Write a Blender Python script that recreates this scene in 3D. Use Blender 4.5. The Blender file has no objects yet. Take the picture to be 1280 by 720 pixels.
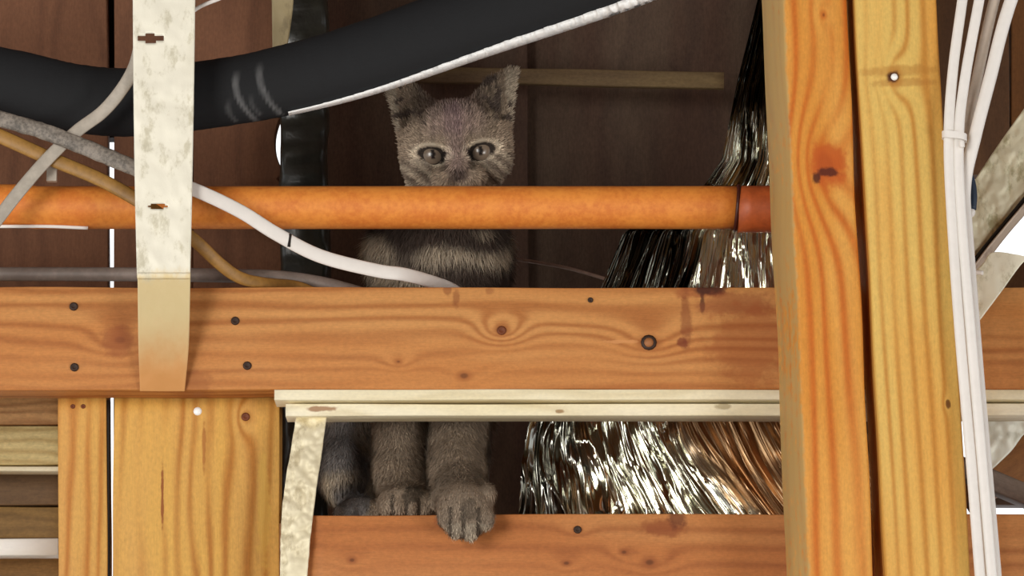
import bpy, math, random
import numpy as np
from mathutils import Vector, Matrix, noise

random.seed(7)
COL = bpy.context.scene.collection
SC = bpy.context.scene

# ------------------------------------------------------------------ camera
F_PX = 4712.0
CAM = Vector((0.0, -3.0, -0.62))
FWD = (Vector((0, 0, 0)) - CAM).normalized()
RIGHT = Vector((1, 0, 0))
UP = RIGHT.cross(FWD).normalized()
cd = bpy.data.cameras.new('camera')
cd.sensor_width = 36.0
cd.lens = 36.0 * F_PX / 1280.0
cd.clip_start = 0.05
co = bpy.data.objects.new('camera', cd)
COL.objects.link(co)
co.matrix_world = Matrix.Translation(CAM) @ Matrix((RIGHT, UP, -FWD)).transposed().to_4x4()
SC.camera = co

# ------------------------------------------------------------------ light
SC.view_settings.view_transform = 'Standard'
SC.view_settings.look = 'None'
SC.view_settings.gamma = 1.0
SC.view_settings.use_curve_mapping = False
SC.view_settings.exposure = 0.35
w = bpy.data.worlds.new('overcast_sky')
SC.world = w
w.use_nodes = True
bg = w.node_tree.nodes['Background']
bg.inputs['Color'].default_value = (0.96, 0.98, 1.0, 1)
bg.inputs['Strength'].default_value = 1.15


def area(name, loc, target, sx, sy, power, col):
    l = bpy.data.lights.new(name, 'AREA')
    l.shape = 'RECTANGLE'
    l.size, l.size_y, l.energy, l.color = sx, sy, power, col
    o = bpy.data.objects.new(name, l)
    COL.objects.link(o)
    o.location = loc
    d = Vector(target) - Vector(loc)
    o.rotation_euler = d.to_track_quat('-Z', 'Y').to_euler()
    return o


area('added_key_left', (-1.7, -3.6, -0.2), (0, 0, 0), 1.1, 1.6, 62, (1.0, 0.97, 0.92))  # added area light behind the camera on the left, no visible source
area('added_fill_right', (2.0, -3.0, -1.1), (0, 0, 0), 0.8, 0.8, 26, (1.0, 0.97, 0.93))  # second added area light, low on the right, source unseen


def P(px, py, Y=0.0):
    d = FWD + RIGHT * ((px - 640) / F_PX) + UP * ((360 - py) / F_PX)
    t = (Y - CAM.y) / d.y
    return CAM + d * t


def mpx(Y=0.0):                      # metres for one pixel of the photograph at depth Y
    return (Y - CAM.y) / FWD.y / F_PX


# ------------------------------------------------------------------ helpers
def lin(r, g, b):
    f = lambda c: (c / 255 / 12.92) if c / 255 <= 0.04045 else ((c / 255 + 0.055) / 1.055) ** 2.4
    return (f(r), f(g), f(b), 1)


def link(name, me, mat=None, parent=None, M=None, smooth=False):
    o = bpy.data.objects.new(name, me)
    COL.objects.link(o)
    if mat is not None:
        me.materials.append(mat)
    if smooth and len(me.polygons):
        me.polygons.foreach_set('use_smooth', [True] * len(me.polygons))
    M = M if M is not None else Matrix.Identity(4)
    if parent is not None:
        o.parent = parent
        W = parent.matrix_basis
        if parent.parent is not None:
            W = parent.parent.matrix_basis @ W
        o.matrix_basis = W.inverted() @ M
    else:
        o.matrix_basis = M
    return o


def empty(name, loc):
    o = bpy.data.objects.new(name, None)
    COL.objects.link(o)
    o.matrix_basis = Matrix.Translation(loc)
    o.empty_display_size = 0.02
    return o


def tag(o, label, cat, group=None):
    o['label'] = label
    o['category'] = cat
    if group:
        o['group'] = group
    return o


def structure(o, label=None):
    o['kind'] = 'structure'
    if label:
        o['label'] = label
    return o


def mesh(name, vs, fs):
    me = bpy.data.meshes.new(name)
    me.from_pydata([tuple(v) for v in vs], [], fs)
    me.update()
    return me


# ------------------------------------------------------------------ node helper
class N:
    def __init__(s, name):
        s.m = bpy.data.materials.new(name)
        s.m.use_nodes = True
        s.t = s.m.node_tree
        s.b = s.t.nodes['Principled BSDF']

    def node(s, typ, **kw):
        n = s.t.nodes.new(typ)
        for k, v in kw.items():
            setattr(n, k, v)
        return n

    def put(s, sock, v):
        if v is None:
            return
        if isinstance(v, bpy.types.NodeSocket):
            s.t.links.new(v, sock)
        else:
            sock.default_value = v

    def math(s, op, a, b=None, c=None, clamp=False):
        n = s.node('ShaderNodeMath', operation=op, use_clamp=clamp)
        s.put(n.inputs[0], a)
        s.put(n.inputs[1], b)
        s.put(n.inputs[2], c)
        return n.outputs[0]

    def mix(s, f, a, b, mode='MIX'):
        n = s.node('ShaderNodeMix', data_type='RGBA', blend_type=mode)
        s.put(n.inputs[0], f)
        s.put(n.inputs[6], a)
        s.put(n.inputs[7], b)
        return n.outputs[2]

    def obj(s):
        return s.node('ShaderNodeTexCoord').outputs['Object']

    def scale(s, v, sc, off=(0, 0, 0)):
        n = s.node('ShaderNodeMapping')
        s.put(n.inputs[0], v)
        n.inputs['Scale'].default_value = sc
        n.inputs['Location'].default_value = off
        return n.outputs[0]

    def noise(s, v, scale=1.0, detail=3.0, rough=0.55, dist=0.0):
        n = s.node('ShaderNodeTexNoise')
        s.put(n.inputs['Vector'], v)
        n.inputs['Scale'].default_value = scale
        n.inputs['Detail'].default_value = detail
        n.inputs['Roughness'].default_value = rough
        n.inputs['Distortion'].default_value = dist
        return n.outputs['Fac']

    def smooth(s, v, a, b):
        n = s.node('ShaderNodeMapRange', interpolation_type='SMOOTHSTEP')
        s.put(n.inputs[0], v)
        n.inputs[1].default_value = a
        n.inputs[2].default_value = b
        return n.outputs[0]

    def bump(s, h, strength, dist=0.001):
        n = s.node('ShaderNodeBump')
        s.put(n.inputs['Height'], h)
        n.inputs['Strength'].default_value = strength
        n.inputs['Distance'].default_value = dist
        s.t.links.new(n.outputs[0], s.b.inputs['Normal'])

    def done(s, col, rough=0.6, metal=0.0, spec=0.5):
        s.put(s.b.inputs['Base Color'], col)
        s.put(s.b.inputs['Roughness'], rough)
        s.put(s.b.inputs['Metallic'], metal)
        s.b.inputs['Specular IOR Level'].default_value = spec
        return s.m


def wood(name, light, dark, third=None, period=0.016, wob=1.2, stretch=5.0, sharp=1.6, amount=0.8,
         seed=0.0, knots=(), stains=(), rough=0.62, mott=0.25, slope=0.0):
    mott = mott * 1.35
    """grain runs along local X, across local Z; knots (x,z,r,ringamp) and stains (x,z,rx,rz,colour,amount) in metres"""
    s = N(name)
    o = s.obj()
    sep = s.node('ShaderNodeSeparateXYZ')
    s.put(sep.inputs[0], o)
    x, y, z = sep.outputs
    v = s.math('ADD', z, s.math('MULTIPLY', y, 0.7))
    n1 = s.noise(s.scale(o, (stretch, 16, 16), (seed, seed * 1.7, seed * 0.3)), 1.0, 2.0, 0.5)
    n2 = s.noise(s.scale(o, (stretch * 3.2, 60, 60), (seed + 3, 0, seed)), 1.0, 2.0, 0.5)
    ph = s.math('DIVIDE', v, period)
    ph = s.math('ADD', ph, s.math('MULTIPLY', x, slope))
    ph = s.math('ADD', ph, s.math('MULTIPLY', s.math('SUBTRACT', n1, 0.5), wob * 4))
    ph = s.math('ADD', ph, s.math('MULTIPLY', s.math('SUBTRACT', n2, 0.5), wob * 0.7))
    masks = []
    for kx, kz, r, amp in knots:
        dx = s.math('SUBTRACT', x, kx)
        dz = s.math('SUBTRACT', z, kz)
        d = s.math('SQRT', s.math('ADD', s.math('POWER', s.math('MULTIPLY', dx, 0.65), 2.0), s.math('POWER', dz, 2.0)))
        g = s.math('EXPONENT', s.math('MULTIPLY', s.math('POWER', s.math('DIVIDE', d, r * 2.1), 2.0), -1.0))
        ph = s.math('ADD', ph, s.math('MULTIPLY', g, amp))
        dn = s.math('ADD', d, s.math('MULTIPLY', s.math('SUBTRACT', n2, 0.5), r * 0.9))
        masks.append((s.smooth(dn, r * 1.15, r * 0.35), s.smooth(dn, r * 0.5, r * 0.2)))
    w_ = s.math('MULTIPLY_ADD', s.math('SINE', s.math('MULTIPLY', ph, 2 * math.pi)), 0.5, 0.5)
    w_ = s.math('POWER', w_, sharp)
    brk = s.smooth(s.noise(s.scale(o, (stretch * 1.4, 22, 22), (seed * 2, 4, 1)), 1.0, 2.0, 0.6), 0.3, 0.6)
    w_ = s.math('MULTIPLY', s.math('MULTIPLY', w_, brk), amount)
    base = light
    if third is not None:
        base = s.mix(s.smooth(s.noise(s.scale(o, (2.2, 14, 14), (seed + 9, 0, 2)), 1.0, 3.0), 0.38, 0.62), light, third)
    c = s.mix(w_, base, dark)
    fib = s.noise(s.scale(o, (60, 900, 900), (seed, 0, 0)), 1.0, 3.0, 0.7)
    mot = s.noise(s.scale(o, (240, 420, 420), (seed, 1, 0)), 1.0, 2.0, 0.7)
    f = s.math('ADD', s.math('MULTIPLY', fib, mott), s.math('MULTIPLY', mot, mott * 1.4))
    f = s.math('ADD', f, 1.0 - mott * 1.2)
    cc = s.node('ShaderNodeCombineColor')
    for i in range(3):
        s.put(cc.inputs[i], f)
    c = s.mix(1.0, c, cc.outputs[0], 'MULTIPLY')
    kc = tuple(v_ * 0.45 for v_ in dark[:3]) + (1,)
    for m1, m2 in masks:
        c = s.mix(s.math('MULTIPLY', m1, 0.75), c, dark)
        c = s.mix(s.math('MULTIPLY', m2, 0.8), c, kc)
    for sx, sz, rx, rz, colr, am in stains:
        dx = s.math('DIVIDE', s.math('SUBTRACT', x, sx), rx)
        dz = s.math('DIVIDE', s.math('SUBTRACT', z, sz), rz)
        d = s.math('SQRT', s.math('ADD', s.math('POWER', dx, 2.0), s.math('POWER', dz, 2.0)))
        d = s.math('ADD', d, s.math('MULTIPLY', s.math('SUBTRACT', s.noise(o, 130, 3.0), 0.5), 1.3))
        c = s.mix(s.math('MULTIPLY', s.smooth(d, 1.1, 0.55), am), c, colr)
    s.bump(s.math('ADD', fib, s.math('MULTIPLY', w_, 0.5)), 0.35, 0.0006)
    return s.done(c, rough, 0.0, 0.35)


def plain(name, col, rough=0.5, metal=0.0, mott=0.15, scale=200, bump=0.15, spec=0.5, col2=None):
    s = N(name)
    o = s.obj()
    n = s.noise(o, scale, 3.0, 0.65)
    n_b = s.noise(o, scale * 0.15, 3.0, 0.6)
    c2 = col2 if col2 is not None else tuple(v * (1 - mott * 2) for v in col[:3]) + (1,)
    c = s.mix(s.smooth(s.math('ADD', s.math('MULTIPLY', n, 0.5), s.math('MULTIPLY', n_b, 0.5)), 0.35, 0.65), c2, col)
    s.bump(n, bump, 0.0006)
    return s.done(c, rough, metal, spec)


def attr_mat(name, rough=0.6, metal=0.0, scale=300, bump=0.2, mott=0.2, spec=0.5):
    s = N(name)
    a = s.node('ShaderNodeVertexColor', layer_name='tint')
    n = s.noise(s.obj(), scale, 3.0, 0.7)
    c = s.mix(s.math('MULTIPLY', n, mott * 2), a.outputs[0], (0.01, 0.01, 0.01, 1))
    s.bump(n, bump, 0.0006)
    return s.done(c, rough, metal, spec)


def paint(me, fn):
    ca = me.color_attributes.new('tint', 'FLOAT_COLOR', 'POINT')
    buf = np.ones((len(me.vertices), 4), dtype=np.float32)
    for i, v in enumerate(me.vertices):
        buf[i, :3] = fn(i, v.co)[:3]
    ca.data.foreach_set('color', buf.ravel())


# ------------------------------------------------------------------ shapes
def board_mesh(L, W, D, bev=0.0015, segs=24, wob=0.0006, seed=0, edge=None):
    """length along X, width along Z, depth along Y, centred; rounded arrises, uneven edges.
       edge(x) -> (dz_low, dz_high) shifts the two long edges"""
    prof = []
    for cx, cz, a0 in ((1, 1, 0), (-1, 1, 90), (-1, -1, 180), (1, -1, 270)):
        for k in range(3):
            a = math.radians(a0 + k * 45)
            prof.append((cx * (D / 2 - bev) + bev * math.cos(a), cz * (W / 2 - bev) + bev * math.sin(a)))
    n = len(prof)
    vs, fs = [], []
    for i in range(segs + 1):
        x = -L / 2 + L * i / segs
        e = edge(x) if edge else (0, 0)
        q = [noise.noise(Vector((x * 9, seed * 3.1 + c, 0))) * wob * 2 for c in range(4)]
        for (py_, pz) in prof:
            y = py_ + (q[0] if py_ < 0 else q[1])
            z = pz + (q[2] + e[0] if pz < 0 else q[3] + e[1])
            vs.append((x, y, z))
    for i in range(segs):
        for j in range(n):
            a, b = i * n + j, i * n + (j + 1) % n
            fs.append((a, b, b + n, a + n))
    fs.append(tuple(range(n - 1, -1, -1)))
    fs.append(tuple(segs * n + j for j in range(n)))
    me = mesh('board', vs, fs)
    me.polygons.foreach_set('use_smooth', [len(p.vertices) == 4 for p in me.polygons])
    return me


def frame_from(p0, p1, twist=0.0):
    """matrix with X along p0->p1, Y away from camera as far as possible"""
    X = (p1 - p0).normalized()
    Y0 = Vector((0, 1, 0))
    Z = X.cross(Y0).normalized()
    Y = Z.cross(X).normalized()
    if twist:
        R = Matrix.Rotation(twist, 3, X)
        Y, Z = R @ Y, R @ Z
    M = Matrix((X, Y, Z)).transposed().to_4x4()
    M.translation = (p0 + p1) / 2
    return M


def board(name, a, b, Yf, wpx, D, matfn, parent=None, twist=0.0, bev=0.0015, wob=0.0006, segs=24, seed=0, edge=None):
    """board whose front face is at depth Yf with centre line a->b (photo pixels), width wpx pixels"""
    p0, p1 = P(a[0], a[1], Yf), P(b[0], b[1], Yf)
    W = wpx * mpx(Yf)
    off = Vector((0, D / 2, 0))
    M = frame_from(p0 + off, p1 + off, twist)
    me = board_mesh((p1 - p0).length, W, D, bev, segs, wob, seed, edge)
    Mi = M.inverted()

    def loc(px, py):
        q = Mi @ P(px, py, Yf)
        return q.x, q.z
    mat = matfn(loc) if callable(matfn) else matfn
    o = link(name, me, mat, parent, M)
    o.data['wm'] = 0
    return o


def crv(pts, n):
    """Catmull-Rom through list of Vectors (any dimension tuple)"""
    pts = [Vector(p) for p in pts]
    out = []
    m = len(pts) - 1
    for i in range(n + 1):
        t = i / n * m
        k = min(int(t), m - 1)
        u = t - k
        p0 = pts[k - 1] if k > 0 else pts[k] * 2 - pts[k + 1]
        p1, p2 = pts[k], pts[k + 1]
        p3 = pts[k + 2] if k + 2 <= m else pts[k + 1] * 2 - pts[k]
        out.append(0.5 * ((2 * p1) + (-p0 + p2) * u + (2 * p0 - 5 * p1 + 4 * p2 - p3) * u * u + (-p0 + 3 * p1 - 3 * p2 + p3) * u ** 3))
    return out


def tube_mesh(path, rad, flat=1.0, n=14, jit=0.0, seed=0):
    """path Vectors; rad number or fn(t) (across the view), flat = depth radius / rad"""
    vs, fs = [], []
    m = len(path)
    for i, p in enumerate(path):
        T = (path[min(i + 1, m - 1)] - path[max(i - 1, 0)]).normalized()
        A = T.cross(Vector((0, 1, 0))).normalized()
        B = A.cross(T).normalized()
        t = i / (m - 1)
        r = rad(t) if callable(rad) else rad
        for j in range(n):
            a = 2 * math.pi * j / n
            rr = r * (1 + (jit * noise.noise(Vector((t * m * 0.35, math.cos(a) * 1.3, math.sin(a) * 1.3 + seed))) if jit else 0))
            vs.append(p + A * (rr * math.cos(a)) + B * (rr * flat * math.sin(a)))
    for i in range(m - 1):
        for j in range(n):
            a, b = i * n + j, i * n + (j + 1) % n
            fs.append((a, a + n, b + n, b))
    fs.append(tuple(range(n)))
    fs.append(tuple((m - 1) * n + j for j in range(n - 1, -1, -1)))
    return mesh('tube', vs, fs)


def tube(name, px, rpx, mat, parent=None, flat=1.0, seg=60, n=14, jit=0.0, seed=0):
    """px: list of (px,py,Y)"""
    pts = [P(*q) for q in px]
    path = crv(pts, seg)
    Y = sum(q[2] for q in px) / len(px)
    k = mpx(Y)
    r = (lambda t: rpx(t) * k) if callable(rpx) else rpx * k
    return link(name, tube_mesh(path, r, flat, n, jit, seed), mat, parent, smooth=True)


def sheet(name, left, right, mat, nu, nv, crumple=0.0, cscale=60, holes=(), thick=0.0012, parent=None, stretch=(1, 1), tint=None):
    """ribbon between two edge polylines of (px,py,Y); holes = (cx,cy,rx,ry) in photo pixels"""
    L = crv([P(*q) for q in left], nv)
    R = crv([P(*q) for q in right], nv)
    L2 = crv([Vector((q[0], q[1], 0)) for q in left], nv)
    R2 = crv([Vector((q[0], q[1], 0)) for q in right], nv)
    vs, px2 = [], []
    for i in range(nv + 1):
        for j in range(nu + 1):
            u = j / nu
            p = L[i].lerp(R[i], u)
            q = L2[i].lerp(R2[i], u)
            nrm = noise.noise(Vector((p.x * cscale * stretch[0], 3.3, p.z * cscale * stretch[1]))) \
                + 0.5 * noise.noise(Vector((p.x * cscale * 2.4 * stretch[0], 7.3, p.z * cscale * 2.4 * stretch[1])))
            vs.append(p + Vector((0, crumple * nrm, 0)))
            px2.append((q.x, q.y))
    fs = []
    for i in range(nv):
        for j in range(nu):
            a = i * (nu + 1) + j
            cx = (px2[a][0] + px2[a + nu + 2][0]) / 2
            cy = (px2[a][1] + px2[a + nu + 2][1]) / 2
            if any(((cx - h[0]) / h[2]) ** 2 + ((cy - h[1]) / h[3]) ** 2 < 1 for h in holes):
                continue
            fs.append((a, a + nu + 1, a + nu + 2, a + 1))
    me = mesh(name, vs, fs)
    if tint:
        ca = me.color_attributes.new('tint', 'FLOAT_COLOR', 'POINT')
        ca.data.foreach_set('color', np.array([tuple(tint(*q)) for q in px2], dtype=np.float32).ravel())
    o = link(name, me, mat, parent, smooth=True)
    md = o.modifiers.new('thickness', 'SOLIDIFY')
    md.thickness = thick
    md.offset = 0
    return o


def nail(parent, px, py, Y, rpx, mat, name='nail', hole=None, dished=True):
    """round nail head: dished disc with a raised centre"""
    r = rpx * mpx(Y)
    n = 12
    rings = [(1.0, 0.0004), (0.95, -0.0006), (0.6, -0.0008), (0.35, -0.0002), (0.0, 0.0)] if dished else \
        [(1.0, 0.0006), (0.9, -0.0007), (0.5, -0.0013), (0.0, -0.0015)]
    vs, fs = [], []
    for rr, y in rings[:-1]:
        for j in range(n):
            a = 2 * math.pi * j / n
            vs.append((r * rr * math.cos(a), y, r * rr * math.sin(a)))
    vs.append((0, rings[-1][1], 0))
    for i in range(len(rings) - 2):
        for j in range(n):
            fs.append((i * n + j, i * n + (j + 1) % n, (i + 1) * n + (j + 1) % n, (i + 1) * n + j))
    i = len(rings) - 2
    for j in range(n):
        fs.append((i * n + j, i * n + (j + 1) % n, len(vs) - 1))
    return link(name, mesh(name, vs, fs), mat, parent, Matrix.Translation(P(px, py, Y)), smooth=True)


def box(name, lo, hi, mat, parent=None):
    x0, y0, z0 = lo
    x1, y1, z1 = hi
    vs = [(x0, y0, z0), (x1, y0, z0), (x1, y1, z0), (x0, y1, z0), (x0, y0, z1), (x1, y0, z1), (x1, y1, z1), (x0, y1, z1)]
    fs = [(0, 3, 2, 1), (4, 5, 6, 7), (0, 1, 5, 4), (1, 2, 6, 5), (2, 3, 7, 6), (3, 0, 4, 7)]
    return link(name, mesh(name, vs, fs), mat, parent)


# ------------------------------------------------------------------ shared materials
M_white = plain('white_cable_jacket', lin(238, 233, 226), 0.45, mott=0.03, scale=120, bump=0.08)
M_whitedim = plain('grey_white_jacket', lin(185, 175, 160), 0.5, mott=0.12, scale=160)
M_greyc = plain('grey_mottled_sleeve', lin(150, 140, 128), 0.6, mott=0.35, scale=350, bump=0.5)
M_tan = plain('ochre_jacket', lin(165, 122, 58), 0.5, mott=0.16, scale=200)
M_conduit = plain('grey_conduit_plastic', lin(140, 126, 116), 0.5, mott=0.15, scale=150)
M_nail = plain('dark_nail_steel', lin(58, 36, 22), 0.6, 0.2)
M_nailbr = plain('rusty_nail_steel', lin(120, 60, 26), 0.6, 0.2)
M_bright = plain('bright_nail_steel', (1.0, 1.0, 0.97, 1), 0.3, 0.0, mott=0.02)
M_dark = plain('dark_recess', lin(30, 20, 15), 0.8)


def metal_strap(name, stain_amt=0.5, base=(240, 236, 218), grey=(168, 158, 120), metallic=0.35, warm_reflect=None):
    s = N(name)
    o = s.obj()
    n = s.noise(s.scale(o, (60, 60, 34)), 1.0, 5.0, 0.7)
    n2 = s.noise(s.scale(o, (20, 20, 9), (3, 0, 1)), 1.0, 3.0, 0.6)
    c = s.mix(s.math('MULTIPLY', s.smooth(n, 0.50, 0.66), stain_amt), lin(*base), lin(*grey))
    c = s.mix(s.math('MULTIPLY', s.smooth(n2, 0.5, 0.75), stain_amt * 0.7), c, lin(*grey))
    if warm_reflect is not None:
        sep = s.node('ShaderNodeSeparateXYZ')
        s.put(sep.inputs[0], o)
        zz = s.math('ADD', sep.outputs[2], s.math('MULTIPLY', s.math('SUBTRACT', n, 0.5), 0.03))
        c = s.mix(s.math('MULTIPLY', s.smooth(zz, warm_reflect[0], warm_reflect[1]), 0.95), c, lin(*warm_reflect[2]))  # warm gradient paints the orange wood's reflection into the strap's lower end
        if len(warm_reflect) > 3:
            c = s.mix(s.math('MULTIPLY', s.smooth(zz, warm_reflect[3], warm_reflect[4]), 0.9), c, lin(*warm_reflect[5]))
    s.bump(n, 0.25, 0.001)
    return s.done(c, 0.5, metallic * 0.4, 0.4)


# ================================================================== SETTING
M_floor = plain('floor_concrete', lin(120, 108, 95), 0.8, scale=6)
M_roof = plain('roof_sheathing', lin(96, 66, 44), 0.8, scale=30)
structure(box('floor', (-3.2, -5.2, -2.25), (3.2, 1.4, -2.2), M_floor))
structure(box('ceiling', (-3.2, -5.2, 0.70), (3.2, 1.4, 0.74), M_roof))
structure(box('reflect_blocker_rear', (-3.2, -5.25, -2.2), (3.2, -5.2, 0.70), M_roof))  # unseen wall added behind the camera to darken the foil's reflections
structure(box('light_blocker_left', (-1.24, 0.06, -0.8), (-1.20, 1.0, 0.70), M_roof))  # unseen panel added to keep side light out of the cavity
structure(box('light_blocker_right', (1.20, 0.06, -0.8), (1.24, 1.0, 0.70), M_roof))  # matching unseen light-blocking panel on the right

wall = structure(empty('wall_back', (0, 0.3, -0.2)), 'dark brown boards closing off the back of the roof space')


def brown(seed, l=(122, 82, 58), d=(88, 56, 40)):
    return wood('reddish_brown_board', lin(*l), lin(*d), None, period=0.03, wob=0.8, amount=0.45, seed=seed, mott=0.3, rough=0.8)


def vboard(x0, x1, y0, y1, Y, mat, D=0.018, edge=None, seed=0, segs=24, parent=wall, name='board'):
    cx = (x0 + x1) / 2
    return board(name, (cx, y0), (cx, y1), Y, abs(x1 - x0), D, mat, parent, edge=edge, seed=seed, segs=segs, wob=0.0004)


# frame_from: X runs downward for a vertical board, so local +Z points to the left in the picture
def notch(Y, items):
    k = mpx(Y)
    y_mid = None

    def e(x):
        py = 340 + x / k      # board runs -80..760 -> centre 340
        dz = 0.0
        for c, h, d in items:
            t = abs(py - c) / h
            if t < 1:
                dz = max(dz, d * k * (1 - t ** 2))
        return (0.0, -dz)
    return e


for i in range(5):
    vboard(-60 - 180 * i, -234 - 180 * i, -80, 760, 0.30, brown(i + 20), segs=4)
vboard(-60, 135.5, -80, 760, 0.30, brown(1))
vboard(142, 241, -80, 760, 0.30, brown(2))
vboard(241, 353, -80, 760, 0.30, brown(3), edge=notch(0.30, [(180, 36, 9), (228.5, 5, 6)]), segs=300)
vboard(128, 146, -80, 172, 0.32, plain('dark_batten', lin(34, 24, 20), 0.9), seed=3, name='batten')
pan = wood('dark_plywood', lin(94, 76, 62), lin(68, 52, 44), lin(84, 62, 50), period=0.05, wob=1.0, amount=0.4, seed=5, mott=0.4, rough=0.85)
vboard(349, 661, -80, 760, 0.55, pan, seed=5, name='panel')
vboard(655, 975, -80, 760, 0.575, pan, seed=6, name='panel')
vboard(968, 1168, -80, 760, 0.55, pan, seed=6, name='panel')
vboard(1150, 1262, -80, 218, 0.30, brown(8, (104, 72, 46), (74, 50, 34)), seed=7)
vboard(1263, 1420, -80, 218, 0.30, brown(9, (128, 84, 46), (92, 60, 36)), seed=8)
for i in range(4):
    vboard(1422 + 165 * i, 1580 + 165 * i, -80, 760, 0.30, brown(30 + i), seed=8, segs=4)
# boards above the framed view up to the roof
for i, (a, b) in enumerate([(-1220, -660), (-658, -130), (-128, 353), (353, 968), (969, 1500), (1502, 2260)]):
    Y = 0.55 if 353 <= a < 969 else 0.30
    vboard(a, b, -700, -78, Y, brown(40 + i), seed=i, segs=4)

# ledger of tan wood across the back
rail = board('rail', (520, 92), (905, 100), 0.50, 21,
             0.008, wood('tan_rail_wood', lin(140, 118, 80), lin(98, 76, 50), lin(88, 68, 52), period=0.01, amount=0.4, mott=0.35, rough=0.8), seed=2)
tag(rail, 'tan horizontal rail high on the dark back boards, behind the cat ear', 'rail')

# ================================================================== BIG TIMBERS
def m_beam(loc):
    st = []
    c1 = lin(120, 52, 26)
    c2 = lin(64, 28, 22)
    for (x, y, rx, ry, c, a) in [(872, 366, 40, 10, lin(150, 74, 40), 0.6), (886, 362, 24, 9, c2, 0.9), (878, 378, 4, 14, c2, 0.8),
                                 (858, 400, 8, 42, c1, 0.55), (853, 428, 8, 8, c1, 0.8), (920, 380, 60, 18, lin(150, 78, 46), 0.5),
                                 (560, 362, 6, 10, c1, 0.5), (570, 372, 6, 12, c1, 0.5), (612, 364, 8, 6, c1, 0.4),
                                 (150, 425, 26, 22, lin(150, 80, 38), 0.6), (778, 427, 22, 3, lin(214, 150, 92), 0.8),
                                 (940, 430, 60, 60, lin(164, 84, 38), 0.45), (240, 480, 30, 20, lin(150, 84, 40), 0.5)]:
        q = loc(x, y)
        st.append((q[0], q[1], rx * mpx(), ry * mpx(), c, a))
    kn = []
    for (x, y, r, amp) in [(627, 413, 9, 2.6), (811, 428, 12, 1.5), (580, 470, 9, 1.2), (150, 425, 12, 1.6), (498, 452, 6, 1.0)]:
        q = loc(x, y)
        kn.append((q[0], q[1], r * mpx(), amp))
    return wood('orange_pine_beam', lin(206, 146, 84), lin(160, 92, 40), lin(196, 128, 66), period=0.013, wob=0.85, stretch=2.2,
                sharp=1.5, amount=0.72, seed=2.2, knots=kn, stains=st, mott=0.22)


beam = board('beam', (-500, 423), (1800, 423), 0.0, 130, 0.038, m_beam, segs=60, seed=1, bev=0.001)
tag(beam, 'thick orange pine beam running right across the middle, nailed and stained', 'beam')
for (x, y, r) in [(92, 383, 5.5), (93, 459, 5.5), (294, 401, 5.5), (309, 457, 5.5), (738, 375, 3.5)]:
    nail(beam, x, y, -0.0006, r, M_nail)
nail(beam, 627, 413, -0.0006, 6, M_nailbr, 'nail')
ring = nail(beam, 811, 428, -0.0006, 10, M_nail, 'nail')
nail(beam, 811, 428, -0.0014, 6.2, plain('worn_nail_head', lin(170, 110, 62), 0.6), 'nail_head', dished=False)

# right beam end behind the cables, darker continuation is the same beam
M_lath = wood('cream_lath_wood', lin(250, 242, 214), lin(214, 196, 150), lin(240, 228, 192), period=0.02, amount=0.4, seed=8, mott=0.12)
l1 = board('lath', (343, 493.6), (1800, 492.6), -0.003, 13, 0.034, M_lath, seed=3, bev=0.0008, segs=60, wob=0.0003)
tag(l1, 'cream wooden lath nailed directly under the orange beam, upper of two', 'lath', 'pale laths under the beam')


def m_l2(loc):
    q = loc(400, 511)
    q2 = loc(905, 508)
    q3 = loc(700, 514)
    return wood('cream_lath_lower', lin(250, 242, 216), lin(206, 186, 140), lin(240, 228, 190), period=0.02, amount=0.4, seed=11, mott=0.12,
                stains=[(q[0], q[1], 0.015, 0.0025, lin(150, 96, 50), 0.8), (q2[0], q2[1], 0.008, 0.003, lin(150, 130, 80), 0.6),
                        (q3[0], q3[1], 0.004, 0.002, lin(150, 110, 60), 0.8)])


l2 = board('lath', (357, 512.5), (1800, 511), 0.001, 15, 0.030, m_l2, seed=4, bev=0.0008, segs=60, wob=0.0003)
tag(l2, 'cream wooden lath below a dark gap, lower of two under the beam', 'lath', 'pale laths under the beam')


def m_low(loc):
    st, kn = [], []
    for (x, y, rx, ry, c, a) in [(830, 660, 30, 14, lin(140, 72, 38), 0.7), (846, 650, 14, 12, lin(96, 46, 30), 0.7), (560, 652, 20, 8, lin(160, 86, 46), 0.6)]:
        q = loc(x, y)
        st.append((q[0], q[1], rx * mpx(), ry * mpx(), c, a))
    for (x, y, r, amp) in [(722, 662, 6, 0.6), (780, 690, 6, 0.8), (708, 704, 6, 0.8), (812, 703, 10, 1.2), (440, 700, 6, 0.8)]:
        q = loc(x, y)
        kn.append((q[0], q[1], r * mpx(), amp))
    return wood('lower_pine_beam', lin(200, 138, 82), lin(150, 84, 42), lin(186, 116, 62), period=0.017, wob=0.5, stretch=1.6,
                sharp=1.6, amount=0.7, seed=6.1, knots=kn, stains=st, mott=0.25)


low = board('beam', (383, 712), (1800, 710), 0.0, 136, 0.038, m_low, segs=60, seed=5, bev=0.001)
tag(low, 'lower orange pine beam on which the cat rests its paws', 'beam')
nail(low, 722, 662, -0.0006, 5, M_nail)
ZT = P(640, 644, 0).z
M_ply = wood('hidden_shelf_wood', lin(150, 104, 62), lin(110, 70, 40), period=0.02, seed=4)
shelf = box('shelf_board', (-0.19, 0.040, ZT - 0.022), (0.40, 0.42, ZT - 0.001), M_ply)
tag(shelf, 'wide flat board behind the lower beam carrying the cat and the foil', 'board')


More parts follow.
